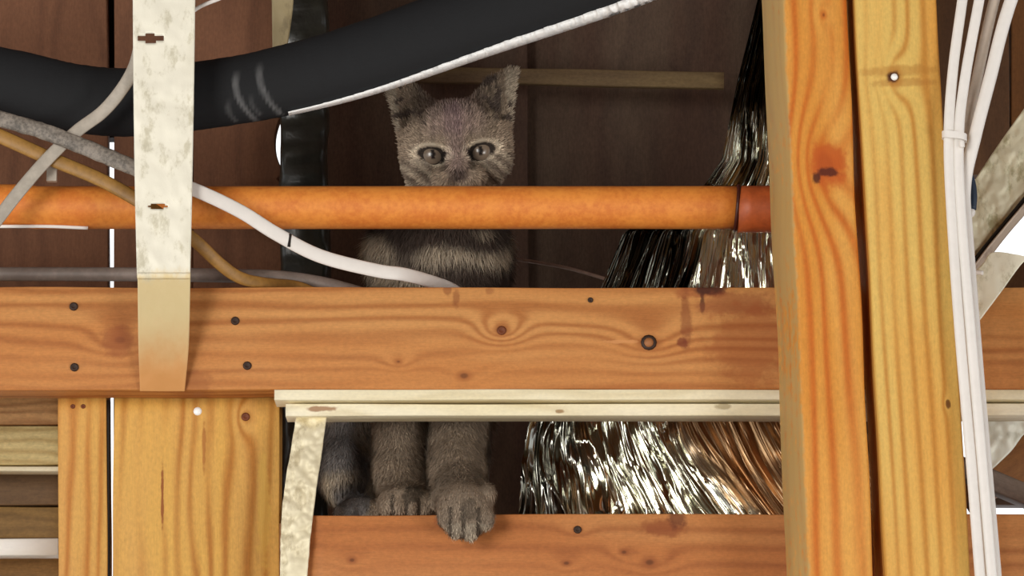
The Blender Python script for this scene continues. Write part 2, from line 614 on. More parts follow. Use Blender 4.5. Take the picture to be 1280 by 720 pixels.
def m_wide(loc):
    kn, st = [], []
    for (x, y, r, amp) in [(307, 521, 7, 1.0)]:
        q = loc(x, y)
        kn.append((q[0], q[1], r * mpx(), amp))
    for (x, y, rx, ry, c, a) in [(203, 620, 45, 2.2, lin(140, 70, 22), 0.9), (255, 560, 36, 3, lin(160, 92, 34), 0.7), (330, 640, 80, 10, lin(222, 180, 84), 0.5)]:
        q = loc(x, y)
        st.append((q[0], q[1], rx * mpx(), ry * mpx(), c, a))
    return wood('golden_pine_board', lin(210, 158, 84), lin(176, 112, 40), lin(216, 166, 80), period=0.015, wob=1.0, stretch=2.4,
                sharp=1.7, amount=0.95, seed=3.7, knots=kn, stains=st, mott=0.22)


wide = board('post', (245.2, 494), (245.2, 1400), 0.039, 205.5, 0.038, m_wide, segs=40, seed=7, bev=0.001)
tag(wide, 'wide golden pine post under the beam with a bright nail near its top', 'post')
nail(wide, 247, 514, 0.0385, 5.5, M_bright, dished=False)
nail(wide, 307, 521, 0.0385, 5.5, M_nailbr)


def m_nar(loc):
    return wood('narrow_pine_post', lin(208, 150, 78), lin(182, 112, 40), lin(214, 164, 84), period=0.012, wob=0.9, stretch=2.4,
                sharp=1.6, amount=0.9, seed=13.7, mott=0.22)


nar = board('post', (103, 494), (104, 1400), 0.039, 60, 0.038, m_nar, segs=40, seed=9, bev=0.001)
tag(nar, 'narrow pine post under the beam beside the black slit, at far left', 'post')
nail(nar, 91, 508, 0.0385, 3, M_nailbr)
nail(nar, 104, 508, 0.0385, 3, M_nailbr)
# black strip put in as the shade of the slit between the two posts
tag(board('strip', (134.6, 500), (134.6, 1000), 0.042, 4.6, 0.008, plain('slit_shade', lin(24, 12, 8), 0.7), seed=1, bev=0.0006, wob=0.0001),
    'thin black strip for the shade in the slit between the two lower posts', 'strip')

# horizontal boards in the lower left bay
def hb(y0, y1, x0, x1, Y, mat, label, D=0.02, seed=0, grp=None):
    o = board('plank', (x0, (y0 + y1) / 2), (x1, (y0 + y1) / 2), Y, y1 - y0, D, mat, seed=seed, segs=10, bev=0.001)
    tag(o, label, 'plank', grp)
    return o


hb(470, 531, -500, 120, 0.14, wood('plank_tan', lin(208, 160, 104), lin(150, 96, 50), period=0.012, amount=0.7, seed=21, mott=0.3),
   'brown-streaked plank topmost in the lower left bay, just under the beam', seed=1)
hb(532.5, 581, -500, 120, 0.137, wood('plank_pale', lin(226, 204, 148), lin(176, 146, 88), lin(202, 182, 122), period=0.010, amount=0.7, seed=24, mott=0.3),
   'pale yellowish plank in the lower left bay with a white lower edge', seed=2)
hb(582, 589, -500, 120, 0.132, M_lath, 'thin white batten under the pale plank in the lower left bay', seed=3)
hb(590, 632, -500, 120, 0.18, wood('plank_dark', lin(112, 84, 54), lin(78, 54, 34), period=0.012, amount=0.6, seed=27, mott=0.35),
   'dark brown plank in the middle of the lower left bay', seed=4)
hb(633, 672, -500, 120, 0.18, wood('plank_olive', lin(140, 108, 60), lin(104, 76, 40), period=0.012, amount=0.5, seed=28, mott=0.35),
   'olive brown plank just above the white gap board in the lower left bay', seed=5)
hb(673, 695, -500, 72, 0.12, wood('bright_gap_white', lin(254, 252, 246), lin(236, 230, 212), period=0.01, amount=0.3, seed=29, mott=0.05),  # white board stands in for the bright gap between the planks
   'bright white board for the open gap low in the lower left bay', seed=6)
hb(697, 800, -500, 120, 0.18, wood('plank_low', lin(146, 108, 60), lin(108, 76, 40), period=0.012, amount=0.5, seed=31, mott=0.35),
   'brown plank at the bottom of the lower left bay, under the white gap board', seed=7)

# ------------------------------------------------------------------ the two big posts on the right
def m_postA(loc):
    kn, st = [], []
    for (x, y, r, amp) in [(1034, 206, 24, 2.2), (1030, 18, 6, 0.5)]:
        q = loc(x, y)
        kn.append((q[0], q[1], r * mpx(), amp))
    for (x, y, rx, ry, c, a) in [(1036, 206, 32, 26, lin(190, 84, 22), 0.75)]:
        q = loc(x, y)
        st.append((q[0], q[1], rx * mpx(), ry * mpx(), c, a))
    for (x, y, rx, ry, c, a) in [(1036, 215, 7, 17, lin(80, 26, 8), 0.9), (1020, 223, 8, 6, lin(70, 24, 8), 0.9)]:
        q = loc(x, y)
        st.append((q[0], q[1], rx * mpx(), ry * mpx(), c, a))
    st.append((0.0, -0.0290, 9.0, 0.0045, lin(186, 156, 98), 0.85))  # left side face painted paler, as the lit side
    return wood('orange_pine_post', lin(226, 164, 78), lin(196, 100, 22), lin(214, 142, 54), period=0.0165, wob=0.42, stretch=1.5,
                sharp=1.8, amount=0.9, seed=1.3, knots=kn, stains=st, mott=0.2)


YP = -0.10
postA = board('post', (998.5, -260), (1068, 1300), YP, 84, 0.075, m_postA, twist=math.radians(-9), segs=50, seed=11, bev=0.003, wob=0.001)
tag(postA, 'tall orange pine post with a large round knot, left of the pair', 'post')


def m_postB(loc):
    kn, st = [], []
    for (x, y, r, amp) in [(1117, 96, 11, 1.6), (1185, 505, 4, 0.3)]:
        q = loc(x, y)
        kn.append((q[0], q[1], r * mpx(), amp))
    for (x, y, rx, ry, c, a) in [(1124, 88, 9, 50, lin(176, 118, 44), 0.5), (1130, 103, 7, 40, lin(168, 106, 38), 0.45), (1117, 96, 9, 9, lin(70, 28, 10), 0.95),
                                 (1185, 505, 7, 3, lin(110, 66, 20), 0.9)]:
        q = loc(x, y)
        st.append((q[0], q[1], ry * 0 + rx * mpx(), ry * mpx(), c, a))
    return wood('yellow_pine_post', lin(222, 184, 98), lin(186, 120, 38), lin(222, 160, 72), period=0.0115, wob=0.35, stretch=1.3,
                sharp=2.2, amount=0.8, seed=5.3, knots=kn, stains=st, mott=0.2)


postB = board('post', (1105, -260), (1194, 1300), YP, 103, 0.085, m_postB, segs=50, seed=13, bev=0.002, wob=0.0008)
tag(postB, 'tall yellow pine post with one nailed knot, right of the pair beside white cables', 'post')
nail(postB, 1118, 96, YP - 0.0012, 4.6, M_bright, dished=False)

# ================================================================== ORANGE PIPE
pp = plain('orange_pipe_paint', lin(238, 150, 62), 0.6, mott=0.12, scale=220, bump=0.25, col2=lin(218, 122, 46))
pipe = empty('orange_pipe', P(500, 260, 0.02))
tag(pipe, 'round orange pipe running level in front of the cat, hiding its muzzle', 'pipe')
k0 = mpx(0.02)
link('pipe_body', tube_mesh([P(-500 + 1425 * i / 60, 257 + (2.5 if i > 22 else 0), 0.02) for i in range(61)], 27 * k0, 1.0, 32, 0.01, 1), pp, pipe, smooth=True)
link('coupling', tube_mesh([P(922 + 200 * i / 12, 261.5, 0.02) for i in range(13)], 29.5 * k0, 1.0, 32, 0.01, 2),
     plain('dull_orange_coupling', lin(196, 96, 44), 0.5, mott=0.15, col2=lin(170, 80, 36)), pipe, smooth=True)
path = []
for i in range(28):
    a = 2 * math.pi * i / 27
    c = P(921 + 2.5 * math.sin(a), 260, 0.02)
    path.append(c + Vector((0, -math.cos(a) * 28.5 * k0, math.sin(a) * 28.5 * k0)))
vs, fs = [], []
for i, p in enumerate(path):
    c = P(921, 260, 0.02)
    rr = (p - c); rr.x = 0; rr.normalize()
    for j in range(6):
        b = 2 * math.pi * j / 6
        vs.append(p + Vector((math.cos(b) * 0.0016, 0, 0)) + rr * (math.sin(b) * 0.0012))
for i in range(len(path) - 1):
    for j in range(6):
        fs.append((i * 6 + j, i * 6 + (j + 1) % 6, (i + 1) * 6 + (j + 1) % 6, (i + 1) * 6 + j))
wire_tie = link('wire_tie', mesh('wire_tie', vs, fs), plain('dark_red_wire', lin(74, 24, 14), 0.5), None, smooth=True)
tag(wire_tie, 'dark red wire looped round the orange pipe near the post', 'wire')

# ================================================================== BLACK DUCT
duct = empty('black_hose', P(300, 110, 0.012))
tag(duct, 'thick black hose sagging from the left and rising to the top edge', 'hose')
dpx = [(-420, 40, 0.012), (-200, 66, 0.012), (0, 102, 0.012), (90, 122, 0.012), (168, 128, 0.012), (260, 118, 0.012), (345, 103, 0.012), (450, 75, 0.012), (600, 22, 0.012),
       (760, -34, 0.012), (900, -88, 0.012), (1100, -170, 0.012)]
dpath = crv([P(*q) for q in dpx], 330)
DR = 46
me = tube_mesh(dpath, lambda t: (44 + 8 * min(1, max(0, (t - 0.5) * 3))) * mpx(0.012), 0.62, 40, 0.012, 3)
DI = {}
# chalky scuffs: arcs over the sleeve, in hose coordinates (ring index, angle)


def scuff(i, co_):
    ring_, j = divmod(i, 40)
    base = lin(30, 31, 33)
    if i >= 331 * 40:
        return base
    q = co_
    v = q - CAM
    t = v.dot(FWD)
    px = 640 + F_PX * v.dot(RIGHT) / t
    py = 360 - F_PX * v.dot(UP) / t
    a = 0.0
    for x0, y0, x1, y1, bow, wd, am in [(296, 92, 319, 150, -6, 5, 0.30), (325, 82, 349, 141, -5, 5, 0.26), (286, 128, 294, 150, -3, 4, 0.16), (314, 122, 324, 142, -2, 4, 0.12)]:
        if y0 - 4 < py < y1 + 3:
            s_ = (py - y0) / (y1 - y0)
            xc = x0 + (x1 - x0) * s_ ** 1.6 + bow * math.sin(math.pi * min(1, max(0, s_)))
            d = abs(px - xc) / wd
            if d < 1 and co_.y < 0.012:
                a = max(a, (1 - d * d) * am * (0.6 + 0.8 * abs(noise.noise(Vector((px * .2, py * .2, 0))))) * min(1, (py - y0 + 4) / 12))
    return tuple(base[k] + (0.5 - base[k]) * a for k in range(3))


# finer mesh around the scuffs comes from ring density
me_d = me
paint(me_d, scuff)
sleeve = link('hose_sleeve', me_d, attr_mat('black_foam_sleeve', 0.75, 0, 500, 0.3, 0.12, 0.25), duct, smooth=True)
# pale ragged strip along the hose's lower edge
vs, fs = [], []
ns = 260
for i in range(ns + 1):
    t = i / ns
    x = 350 + 780 * t
    # hose lower edge in the picture
    j = min(range(0, len(dpath)), key=lambda q: abs((dpath[q] - P(x, 100, 0.012)).x))
    T = (dpath[min(j + 1, len(dpath) - 1)] - dpath[max(j - 1, 0)]).normalized()
    A = T.cross(Vector((0, 1, 0))).normalized()
    if A.z > 0:
        A = -A
    tt = j / 330
    R = (44 + 8 * min(1, max(0, (tt - 0.5) * 3))) * mpx(0.012)
    c = dpath[j].copy()
    c = c.lerp(dpath[min(j + 1, len(dpath) - 1)], 0.0)
    wd = (1.2 + 6.0 * min(1, t * 2.0)) * mpx(0.0)
    fr = abs(noise.noise(Vector((t * 60, 1, 2)))) * wd * 0.35
    top = c + A * (R - wd * 0.8 - fr) + Vector((0, -0.0085 - 0.004 * min(1, t * 3), 0))
    mid = c + A * (R + wd * 0.15) + Vector((0, -0.006 - 0.003 * min(1, t * 3), 0))
    bot = c + A * (R + wd * 0.5) + Vector((0, 0.0, 0))
    bk = c + A * (R - wd * 0.4) + Vector((0, 0.004, 0))
    vs += [top, mid, bot, bk]
for i in range(ns):
    for j in range(4):
        a, b = i * 4 + j, i * 4 + (j + 1) % 4
        fs.append((a, b, b + 4, a + 4))
link('hose_edge_strip', mesh('hose_edge_strip', vs, fs), plain('white_edge', (1.0, 1.0, 0.98, 1), 0.3, mott=0.02, scale=300, bump=0.5), duct, smooth=True)

# ================================================================== METAL STRAPS
strap = sheet('metal_strap', [(166, -260, -0.05), (166, 0, -0.05), (168, 200, -0.05), (171, 338, -0.05), (172, 346, -0.049), (173, 430, -0.018), (175, 489, -0.002)],
              [(246, -260, -0.05), (244, 0, -0.05), (241, 200, -0.05), (238, 338, -0.05), (238, 346, -0.049), (236, 430, -0.018), (231, 489, -0.002)],
              metal_strap('pale_zinc_strap', 0.5, warm_reflect=(P(200, 335, -.05).z, P(200, 352, -.05).z, (224, 202, 150), P(200, 385, -.03).z, P(200, 480, -.0).z, (206, 140, 74))),
              40, 420, 0.0006, 50, holes=[(188, 48, 17, 5), (197, 258, 12, 3.2)])
tag(strap, 'pale metal strap hanging down over the beam, with two slots', 'strap')
s2 = sheet('metal_strap', [(371, 516, 0.012), (364, 560, 0.0), (357, 600, -0.004), (352, 650, -0.006), (350, 720, -0.007), (348, 900, -0.007)],
           [(409, 516, 0.012), (403, 560, 0.0), (397, 600, -0.004), (391, 646, -0.006), (384, 720, -0.007), (372, 900, -0.007)],
           metal_strap('crumpled_zinc_strap', 0.55, (240, 230, 198), (166, 148, 106), 0.3), 24, 150, 0.0035, 90)
tag(s2, 'crumpled pale metal strap hanging below the laths beside the wide post', 'strap')
s3 = sheet('metal_strap', [(338, -160, 0.075), (339, -40, 0.075), (340, 20, 0.075), (341, 100, 0.075)], [(369, -160, 0.075), (368, -40, 0.075), (365, 20, 0.075), (352, 100, 0.075)],
           metal_strap('olive_zinc_strap', 0.5, (176, 160, 122), (110, 98, 70), 0.2), 10, 40, 0.001, 60)
tag(s3, 'dull olive metal strap disappearing behind the black hose at the top', 'strap')
Ms = metal_strap('wide_zinc_strap', 0.75, (236, 230, 200), (160, 152, 106), 0.25)
s4 = sheet('metal_strap', [(1420, -60, 0.06), (1290, 122, 0.06), (1245, 185, 0.06), (1207, 243, 0.06), (1180, 285, 0.06), (1150, 330, 0.06)],
           [(1420, 70, 0.06), (1290, 236, 0.06), (1258, 274, 0.06), (1234, 303, 0.06), (1215, 328, 0.06), (1190, 360, 0.06)],
           Ms, 36, 110, 0.0022, 90)
tag(s4, 'broad greenish-white metal strap slanting down behind the white cables, upper right', 'strap')
tube('groove_bar', [(1420, 82, 0.054), (1290, 239, 0.054), (1258, 278, 0.054), (1234, 307, 0.054), (1214, 332, 0.054)], 3.6, M_dark, s4, 0.6, 30, 8)['label'] = 'dark bar for the groove below'  # dark bar added to stand for the groove between strap and flange
fl = sheet('metal_strap', [(1420, 88, 0.05), (1290, 243, 0.05), (1258, 281, 0.05), (1234, 310, 0.05), (1216, 334, 0.05)],
           [(1420, 103, 0.062), (1290, 257, 0.062), (1260, 292, 0.062), (1240, 318, 0.062), (1222, 346, 0.062)],
           metal_strap('flange_zinc', 0.5, (206, 188, 168), (140, 110, 90), 0.25), 5, 40, 0.0004, 60)
tag(fl, 'narrow pinkish metal edge strip running below the broad slanting strap', 'strap')
s5 = sheet('metal_strap', [(1290, 322, -0.012), (1243, 315, -0.012), (1228, 330, -0.012), (1208, 350, -0.012), (1190, 368, -0.012)],
           [(1296, 323, -0.012), (1280, 327, -0.012), (1250, 367, -0.012), (1223, 403, -0.012), (1200, 434, -0.012)],
           metal_strap('short_zinc_strap', 0.6, (240, 236, 214), (180, 172, 134), 0.25), 22, 60, 0.001, 60)
tag(s5, 'pale metal strap end crossing the beam top behind the cables', 'strap')
s6 = sheet('metal_strap', [(1310, 515, 0.055), (1270, 515, 0.055), (1236, 518, 0.055), (1205, 530, 0.055)],
           [(1310, 530, 0.055), (1282, 541, 0.055), (1262, 566, 0.055), (1225, 600, 0.055)],
           metal_strap('bright_crumpled_strap', 0.35, (236, 236, 222), (170, 170, 140), 0.25), 22, 40, 0.004, 70)
tag(s6, 'bright crumpled metal strap under the laths at the right edge', 'strap')

# bottom right bay
tag(vboard(1226, 1500, 327, 470, 0.20, brown(12, (128, 92, 62), (92, 60, 38)), seed=4, segs=4, parent=None, name='board'), 'brown board filling the gap just above the beam at the right edge', 'board')
o = board('plank', (1190, 610), (1420, 611), 0.15, 42, 0.02, wood('bay_grey_brown', lin(112, 92, 78), lin(84, 64, 52), period=0.014, amount=0.4, seed=45, mott=0.3), segs=6)  # dark grey-brown wood of the level plank
tag(o, 'dark grey-brown level plank just above the white gap at lower right', 'plank')
o = board('plank', (1200, 610), (1420, 490), 0.12, 62, 0.02, wood('bay_brown', lin(150, 100, 54), lin(110, 66, 36), period=0.014, amount=0.5, seed=41, mott=0.3), segs=8)
tag(o, 'brown slanting plank in the lower right bay behind the bright strap', 'plank')
o = board('brace', (1190, 578), (1420, 676), 0.07, 26, 0.02, wood('bay_grey', lin(128, 112, 100), lin(84, 68, 58), period=0.012, amount=0.5, seed=43, mott=0.3), segs=8)
tag(o, 'grey-brown diagonal brace above the lower beam at the right edge', 'brace')

# ================================================================== CABLES
def cable(name, px, r, mat, label, cat='cable', flat=0.45, parent=None, grp=None, seg=60, n=12, jit=0.0):
    o = tube(name, px, r, mat, parent, flat, seg, n, jit)
    if parent is None:
        tag(o, label, cat, grp)
    return o


cable('flat_cable', [(176, 55, -0.040), (168, 84, -0.040), (152, 112, -0.038), (128, 140, -0.0345), (96, 164, -0.0335), (62, 196, -0.0335), (30, 232, -0.033), (0, 270, -0.033), (-60, 350, -0.033)],
      lambda t: 8.5, M_whitedim, 'pale flat cable crossing the black hose, left of the strap', flat=0.25, seg=80)
c = cable('sleeved_cable', [(-120, 108, -0.039), (0, 148, -0.0395), (60, 166, -0.040), (120, 190, -0.0405), (176, 213, -0.0405), (245, 238, -0.036), (300, 264, -0.028),
                            (345, 292, -0.022), (400, 320, -0.012), (470, 338, 0.0), (510, 344, 0.012), (556, 358, 0.05), (580, 372, 0.07)],
          lambda t: 8.5 if t < 0.4 else 8.8, M_white, 'white cable drooping from the strap down to the beam in front of the cat', flat=0.3, seg=140, n=14)
# the left run is a grey mottled sleeve over that cable
sl = tube('sleeve', [(-120, 108, -0.039), (0, 148, -0.0395), (60, 166, -0.040), (120, 190, -0.0405), (176, 213, -0.0405), (205, 224, -0.040)], 10.5, M_greyc, c, 0.42, 80, 16, 0.12)
sl['label'] = 'grey mottled fabric sleeve'
tube('band', [(363, 292.5, -0.0205), (361, 308.5, -0.0205)], 1.8, M_dark, c, 0.8, 4, 8)
cable('yellow_cable', [(-100, 125, -0.0315), (0, 170, -0.0300), (60, 197, -0.0290), (120, 222, -0.0285), (165, 246, -0.028), (205, 272, -0.028), (245, 302, -0.024), (275, 330, -0.014),
                       (300, 347, -0.004), (330, 354, 0.012), (370, 358, 0.040), (400, 370, 0.046)],
      lambda t: 9.5 - 2.2 * t, M_tan, 'ochre yellow cable passing behind the strap to the beam top', flat=0.35, seg=120)
cable('grey_conduit', [(-300, 342, 0.062), (0, 342.5, 0.062), (165, 343, 0.062), (280, 344.5, 0.062), (350, 347, 0.062), (400, 354, 0.062), (440, 364, 0.062), (480, 376, 0.062)],
      9, M_conduit, 'grey conduit lying behind the top edge of the main beam at left', 'conduit', 0.9, seg=60)
cable('white_line', [(215, 40, -0.03), (244, 12, -0.03), (280, -4, -0.03), (340, -30, -0.03)], 2.6, M_white, 'thin white wire slanting off the strap top to the right', 'wire', 0.8, seg=20)
cable('pale_wire', [(600, 316, 0.28), (640, 323, 0.28), (700, 333, 0.28), (745, 345, 0.28), (800, 362, 0.28)], 2.2, plain('brownish_wire', lin(150, 120, 104), 0.6),
      'thin brownish wire in the shade between cat and foil', 'wire', 0.8, seg=20)
cable('white_line', [(-200, 283, 0.012), (0, 283, 0.012), (60, 283, 0.012), (110, 285, 0.014)], 2.2, M_white, 'thin white strand for the highlight along the underside of the orange pipe', 'wire', 0.7, seg=20)  # white tube stands in for the highlight under the pipe
# small bracket hanging under the yellow cable
bk = box('clip', tuple(P(58, 226, -0.02)), tuple(P(72, 204, -0.014)), M_whitedim)
tag(bk, 'small beige clip hanging under the yellow cable at far left', 'clip')

# right-hand white cables
Yc = -0.115
G = 'white cables beside the yellow post'
cab = []
cab.append(cable('white_cable', [(1223, -140, Yc), (1203, 0, Yc), (1191, 90, Yc), (1186, 170, Yc), (1189, 260, Yc), (1200, 420, Yc), (1214, 580, Yc), (1225, 720, Yc), (1236, 860, Yc)],
                 6.6, M_white, 'leftmost of the white cables, tight against the yellow post', flat=0.6, grp=G, seg=90))
cab.append(cable('white_cable', [(1250, -140, Yc), (1224, 0, Yc), (1206, 100, Yc), (1198.5, 170, Yc), (1201, 260, Yc), (1214, 420, Yc), (1228, 580, Yc), (1240, 720, Yc), (1252, 860, Yc)],
                 6.6, M_white, 'second white cable from the yellow post, bound in the tie', flat=0.6, grp=G, seg=90))
cab.append(cable('white_cable', [(1282, -140, Yc + .015), (1243, 0, Yc + .015), (1221, 100, Yc + .015), (1207, 170, Yc + .015), (1204, 240, Yc + .015), (1212, 420, Yc + .022), (1226, 580, Yc + .022), (1238, 720, Yc + .022), (1250, 860, Yc + .022)],
                 7.0, plain('cream_cable_jacket', lin(212, 198, 182), 0.45, mott=0.08, scale=120, bump=0.08), 'third, greyer white cable passing behind the tied pair', flat=0.6, grp=G, seg=90))
cab.append(cable('white_cable', [(1320, -140, Yc + .004), (1264, 0, Yc + .006), (1237, 100, Yc + .006), (1219, 170, Yc + .007), (1206, 232, Yc + .009), (1209, 300, Yc + .011), (1223, 480, Yc + .012), (1237, 640, Yc + .012), (1256, 860, Yc + .012)],
                 8.2, M_white, 'outermost white cable fanning furthest to the right at the top', flat=0.6, grp=G, seg=90))
zt = empty('cable_tie', P(1192, 170, Yc))
tag(zt, 'white cable tie binding two white cables beside the yellow post', 'cable tie')
pts = []
c0 = P(1193, 171, Yc)
vs, fs = [], []
m_ = 40
for i in range(m_):
    a = 2 * math.pi * i / m_
    ex, ey = 13.8 * mpx(Yc), 0.0062
    ca_, sa_ = math.cos(a), math.sin(a)
    ctr = c0 + Vector((math.copysign(abs(ca_) ** 0.7, ca_) * ex, math.copysign(abs(sa_) ** 0.7, sa_) * ey, -ca_ * 0.0015))
    d = Vector((ca_, sa_, 0)).normalized()
    for dz, dr in ((-.0028, 0), (.0028, 0), (.0028, .0011), (-.0028, .0011)):
        vs.append(ctr + d * dr + Vector((0, 0, dz)))
for i in range(m_):
    for j in range(4):
        a, b = i * 4 + j, i * 4 + (j + 1) % 4
        c_, d_ = ((i + 1) % m_) * 4 + (j + 1) % 4, ((i + 1) % m_) * 4 + j
        fs.append((a, b, c_, d_))
link('tie_band', mesh('tie_band', vs, fs), M_white, zt)
tube('tie_head', [(1202, 176, Yc - .006), (1203, 184, Yc - .006)], 3.4, M_white, zt, 0.9, 6, 10)
bc = empty('blue_cable', P(1210, 240, -0.08))
tag(bc, 'short dark blue cable end with a white tip beside the white cables', 'cable')
tube('blue_jacket', [(1200, 205, -0.083), (1212, 222, -0.083), (1216, 242, -0.083), (1215, 262, -0.083)], 5.5, plain('navy_jacket', lin(30, 48, 70), 0.5), bc, 0.9, 16, 12)
tube('white_tip', [(1215, 260, -0.083), (1214, 265, -0.083), (1213, 272, -0.083)], lambda t: 5.2 * math.sqrt(max(0.05, 1 - (t * 2 - 1) ** 2)), M_white, bc, 1, 10, 12)
tag(cable('white_line', [(1190, 342, -0.03), (1212, 340, -0.03), (1229, 341, -0.03)], 3, M_white, '', 'wire', 0.8, seg=10),
    'small white stub of wire poking out right of the cables', 'wire')

# dark plastic-wrapped post at the back left of the cat
me = board_mesh((P(380, -120, .25) - P(380, 760, .25)).length, 58 * mpx(.25), 0.05, 0.006, 160, 0.002, 4)
for v in me.vertices:
    q = Vector((v.co.x * 60, v.co.z * 90, v.co.y * 40))
    v.co.y += 0.004 * noise.noise(q) - 0.001
    v.co.z += 0.002 * noise.noise(q * 0.7)
wp = link('wrapped_post', me, plain('dark_plastic_wrap', lin(52, 54, 46), 0.3, mott=0.35, scale=60, bump=1.0, spec=0.7), None,
          frame_from(P(381, -120, .275), P(381, 760, .275)), smooth=True)
tag(wp, 'dark post wrapped in shiny greenish plastic behind and left of the cat', 'post')

# ================================================================== FOIL
def foil_edges(v):
    """v in photo y; returns left x, right x"""
    ys = [-60, 100, 200, 232, 290, 357, 450, 520, 580, 650, 670]
    lx = [962, 922, 902, 880, 780, 752, 700, 662, 652, 648, 650]
    rx = [1010, 1015, 1020, 1022, 1030, 1040, 1060, 1075, 1100, 1130, 1140]
    return np.interp(v, ys, lx), np.interp(v, ys, rx)


NU, NV = 520, 150
vs = []
tints = []
zfloor = ZT + 0.001
for i in range(NV + 1):
    py = -60 + (668 - -60) * i / NV
    for j in range(NU + 1):
        u = j / NU
        L_, R_ = foil_edges(py)
        flare = max(0.0, (py - 470) / 180.0)
        uu = u ** (1.0 + 0.0 * flare)
        x = L_ + (R_ - L_) * uu
        # strands sweep outward to the right near the bottom
        x += 70 * flare ** 1.6 * math.sin(math.pi * min(1, uu * 1.15)) ** 1.0
        Y = 0.105 + 0.03 * math.sin(u * 5.0) + 0.02 * u
        # long sharp pleats running down the sheet
        n = 0.0
        for fq, am in ((13, 1.0), (31, 0.65), (70, 0.22)):
            q = noise.noise(Vector((u * fq + 0.15 * noise.noise(Vector((u * 9, py * 0.012, 1))) * 6, py * 0.0042 * (1 + fq / 70), fq)))
            n += am * (abs(q) * 2 - 0.5)
        amp = 0.0105 * (0.55 + 0.6 * min(1, max(0, (py - 60) / 400)))
        n2 = noise.noise(Vector((u * 40, py * 0.02, 4.4))) * 0.0012
        p = P(x, py, Y + n * amp + n2)
        if p.z < zfloor:
            p.z = zfloor + 0.0004 * (j % 3)
        vs.append(p)
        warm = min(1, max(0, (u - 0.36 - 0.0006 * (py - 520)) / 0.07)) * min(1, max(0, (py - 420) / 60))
        dark_reflect = min(1, max(0, (880 - x) / 25)) if py < 430 else min(1, max(0, (742 - x) / 40)) * 0.8  # dark reflections painted into the foil's colour
        dark_reflect = max(dark_reflect, min(1, max(0, (190 - py) / 60)), 0.75 * min(1, max(0, (262 - py) / 25)) * (0.4 if 905 < x < 926 or x > 945 else 1))
        g = 0.85 * (1 - dark_reflect * 0.86)
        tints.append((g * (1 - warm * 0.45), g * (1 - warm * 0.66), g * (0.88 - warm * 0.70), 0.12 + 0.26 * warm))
fs = []
for i in range(NV):
    for j in range(NU):
        a = i * (NU + 1) + j
        fs.append((a, a + NU + 1, a + NU + 2, a + 1))
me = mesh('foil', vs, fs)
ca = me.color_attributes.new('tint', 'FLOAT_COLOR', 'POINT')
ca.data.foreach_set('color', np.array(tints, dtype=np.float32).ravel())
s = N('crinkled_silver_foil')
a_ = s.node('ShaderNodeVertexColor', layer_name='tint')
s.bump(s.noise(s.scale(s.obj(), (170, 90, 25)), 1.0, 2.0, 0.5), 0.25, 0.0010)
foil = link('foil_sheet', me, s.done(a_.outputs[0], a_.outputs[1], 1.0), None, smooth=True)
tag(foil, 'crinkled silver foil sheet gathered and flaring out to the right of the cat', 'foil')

# ================================================================== CAT
VOX = 0.0018
G0 = np.array([P(395, 0, .12).x, -0.045, ZT - 0.045])
G1 = np.array([P(672, 0, .12).x, 0.385, P(0, 62, .12).z + 0.01])
DIM = np.ceil((G1 - G0) / VOX).astype(int) + 1
field = np.full(DIM, 1.0, dtype=np.float32)
AX = [G0[i] + VOX * np.arange(DIM[i], dtype=np.float32) for i in range(3)]


def sub(lo, hi, pad):
    sl = []
    for i in range(3):
        a = max(0, int((lo[i] - pad - G0[i]) / VOX))
        b = min(DIM[i], int((hi[i] + pad - G0[i]) / VOX) + 2)
        sl.append(slice(a, b))
    g = np.meshgrid(AX[0][sl[0]], AX[1][sl[1]], AX[2][sl[2]], indexing='ij')
    return tuple(sl), g


def union(sl, d, k):
    a = field[sl]
    h = np.maximum(k - np.abs(a - d), 0)
    field[sl] = np.minimum(a, d) - h * h / (4 * k)


def carve(sl, d, k):
    a = field[sl]
    b = -d
    h = np.maximum(k - np.abs(a - b), 0)
    field[sl] = np.maximum(a, b) + h * h / (4 * k)


ID = (Vector((1, 0, 0)), Vector((0, 1, 0)), Vector((0, 0, 1)))


def ell(c, r, axes=ID, k=0.012, cut=False):
    R = max(r)
    sl, g = sub([c[i] - R for i in range(3)], [c[i] + R for i in range(3)], k + 0.006)
    d = [g[i] - c[i] for i in range(3)]
    q = [sum(d[i] * axes[m][i] for i in range(3)) for m in range(3)]
    k0_ = np.sqrt(sum((q[m] / r[m]) ** 2 for m in range(3)))
    k1_ = np.sqrt(sum((q[m] / r[m] ** 2) ** 2 for m in range(3))) + 1e-9
    sd = k0_ * (k0_ - 1) / k1_
    (carve if cut else union)(sl, sd.astype(np.float32), k)


def cap(a, b, ra, rb, k=0.012):
    R = max(ra, rb)
    sl, g = sub([min(a[i], b[i]) - R for i in range(3)], [max(a[i], b[i]) + R for i in range(3)], k + 0.006)
    ba = [b[i] - a[i] for i in range(3)]
    L2 = sum(x * x for x in ba)
    pa = [g[i] - a[i] for i in range(3)]
    h = np.clip(sum(pa[i] * ba[i] for i in range(3)) / L2, 0, 1)
    d = np.sqrt(sum((pa[i] - ba[i] * h) ** 2 for i in range(3))) - (ra + (rb - ra) * h)
    union(sl, d.astype(np.float32), k)


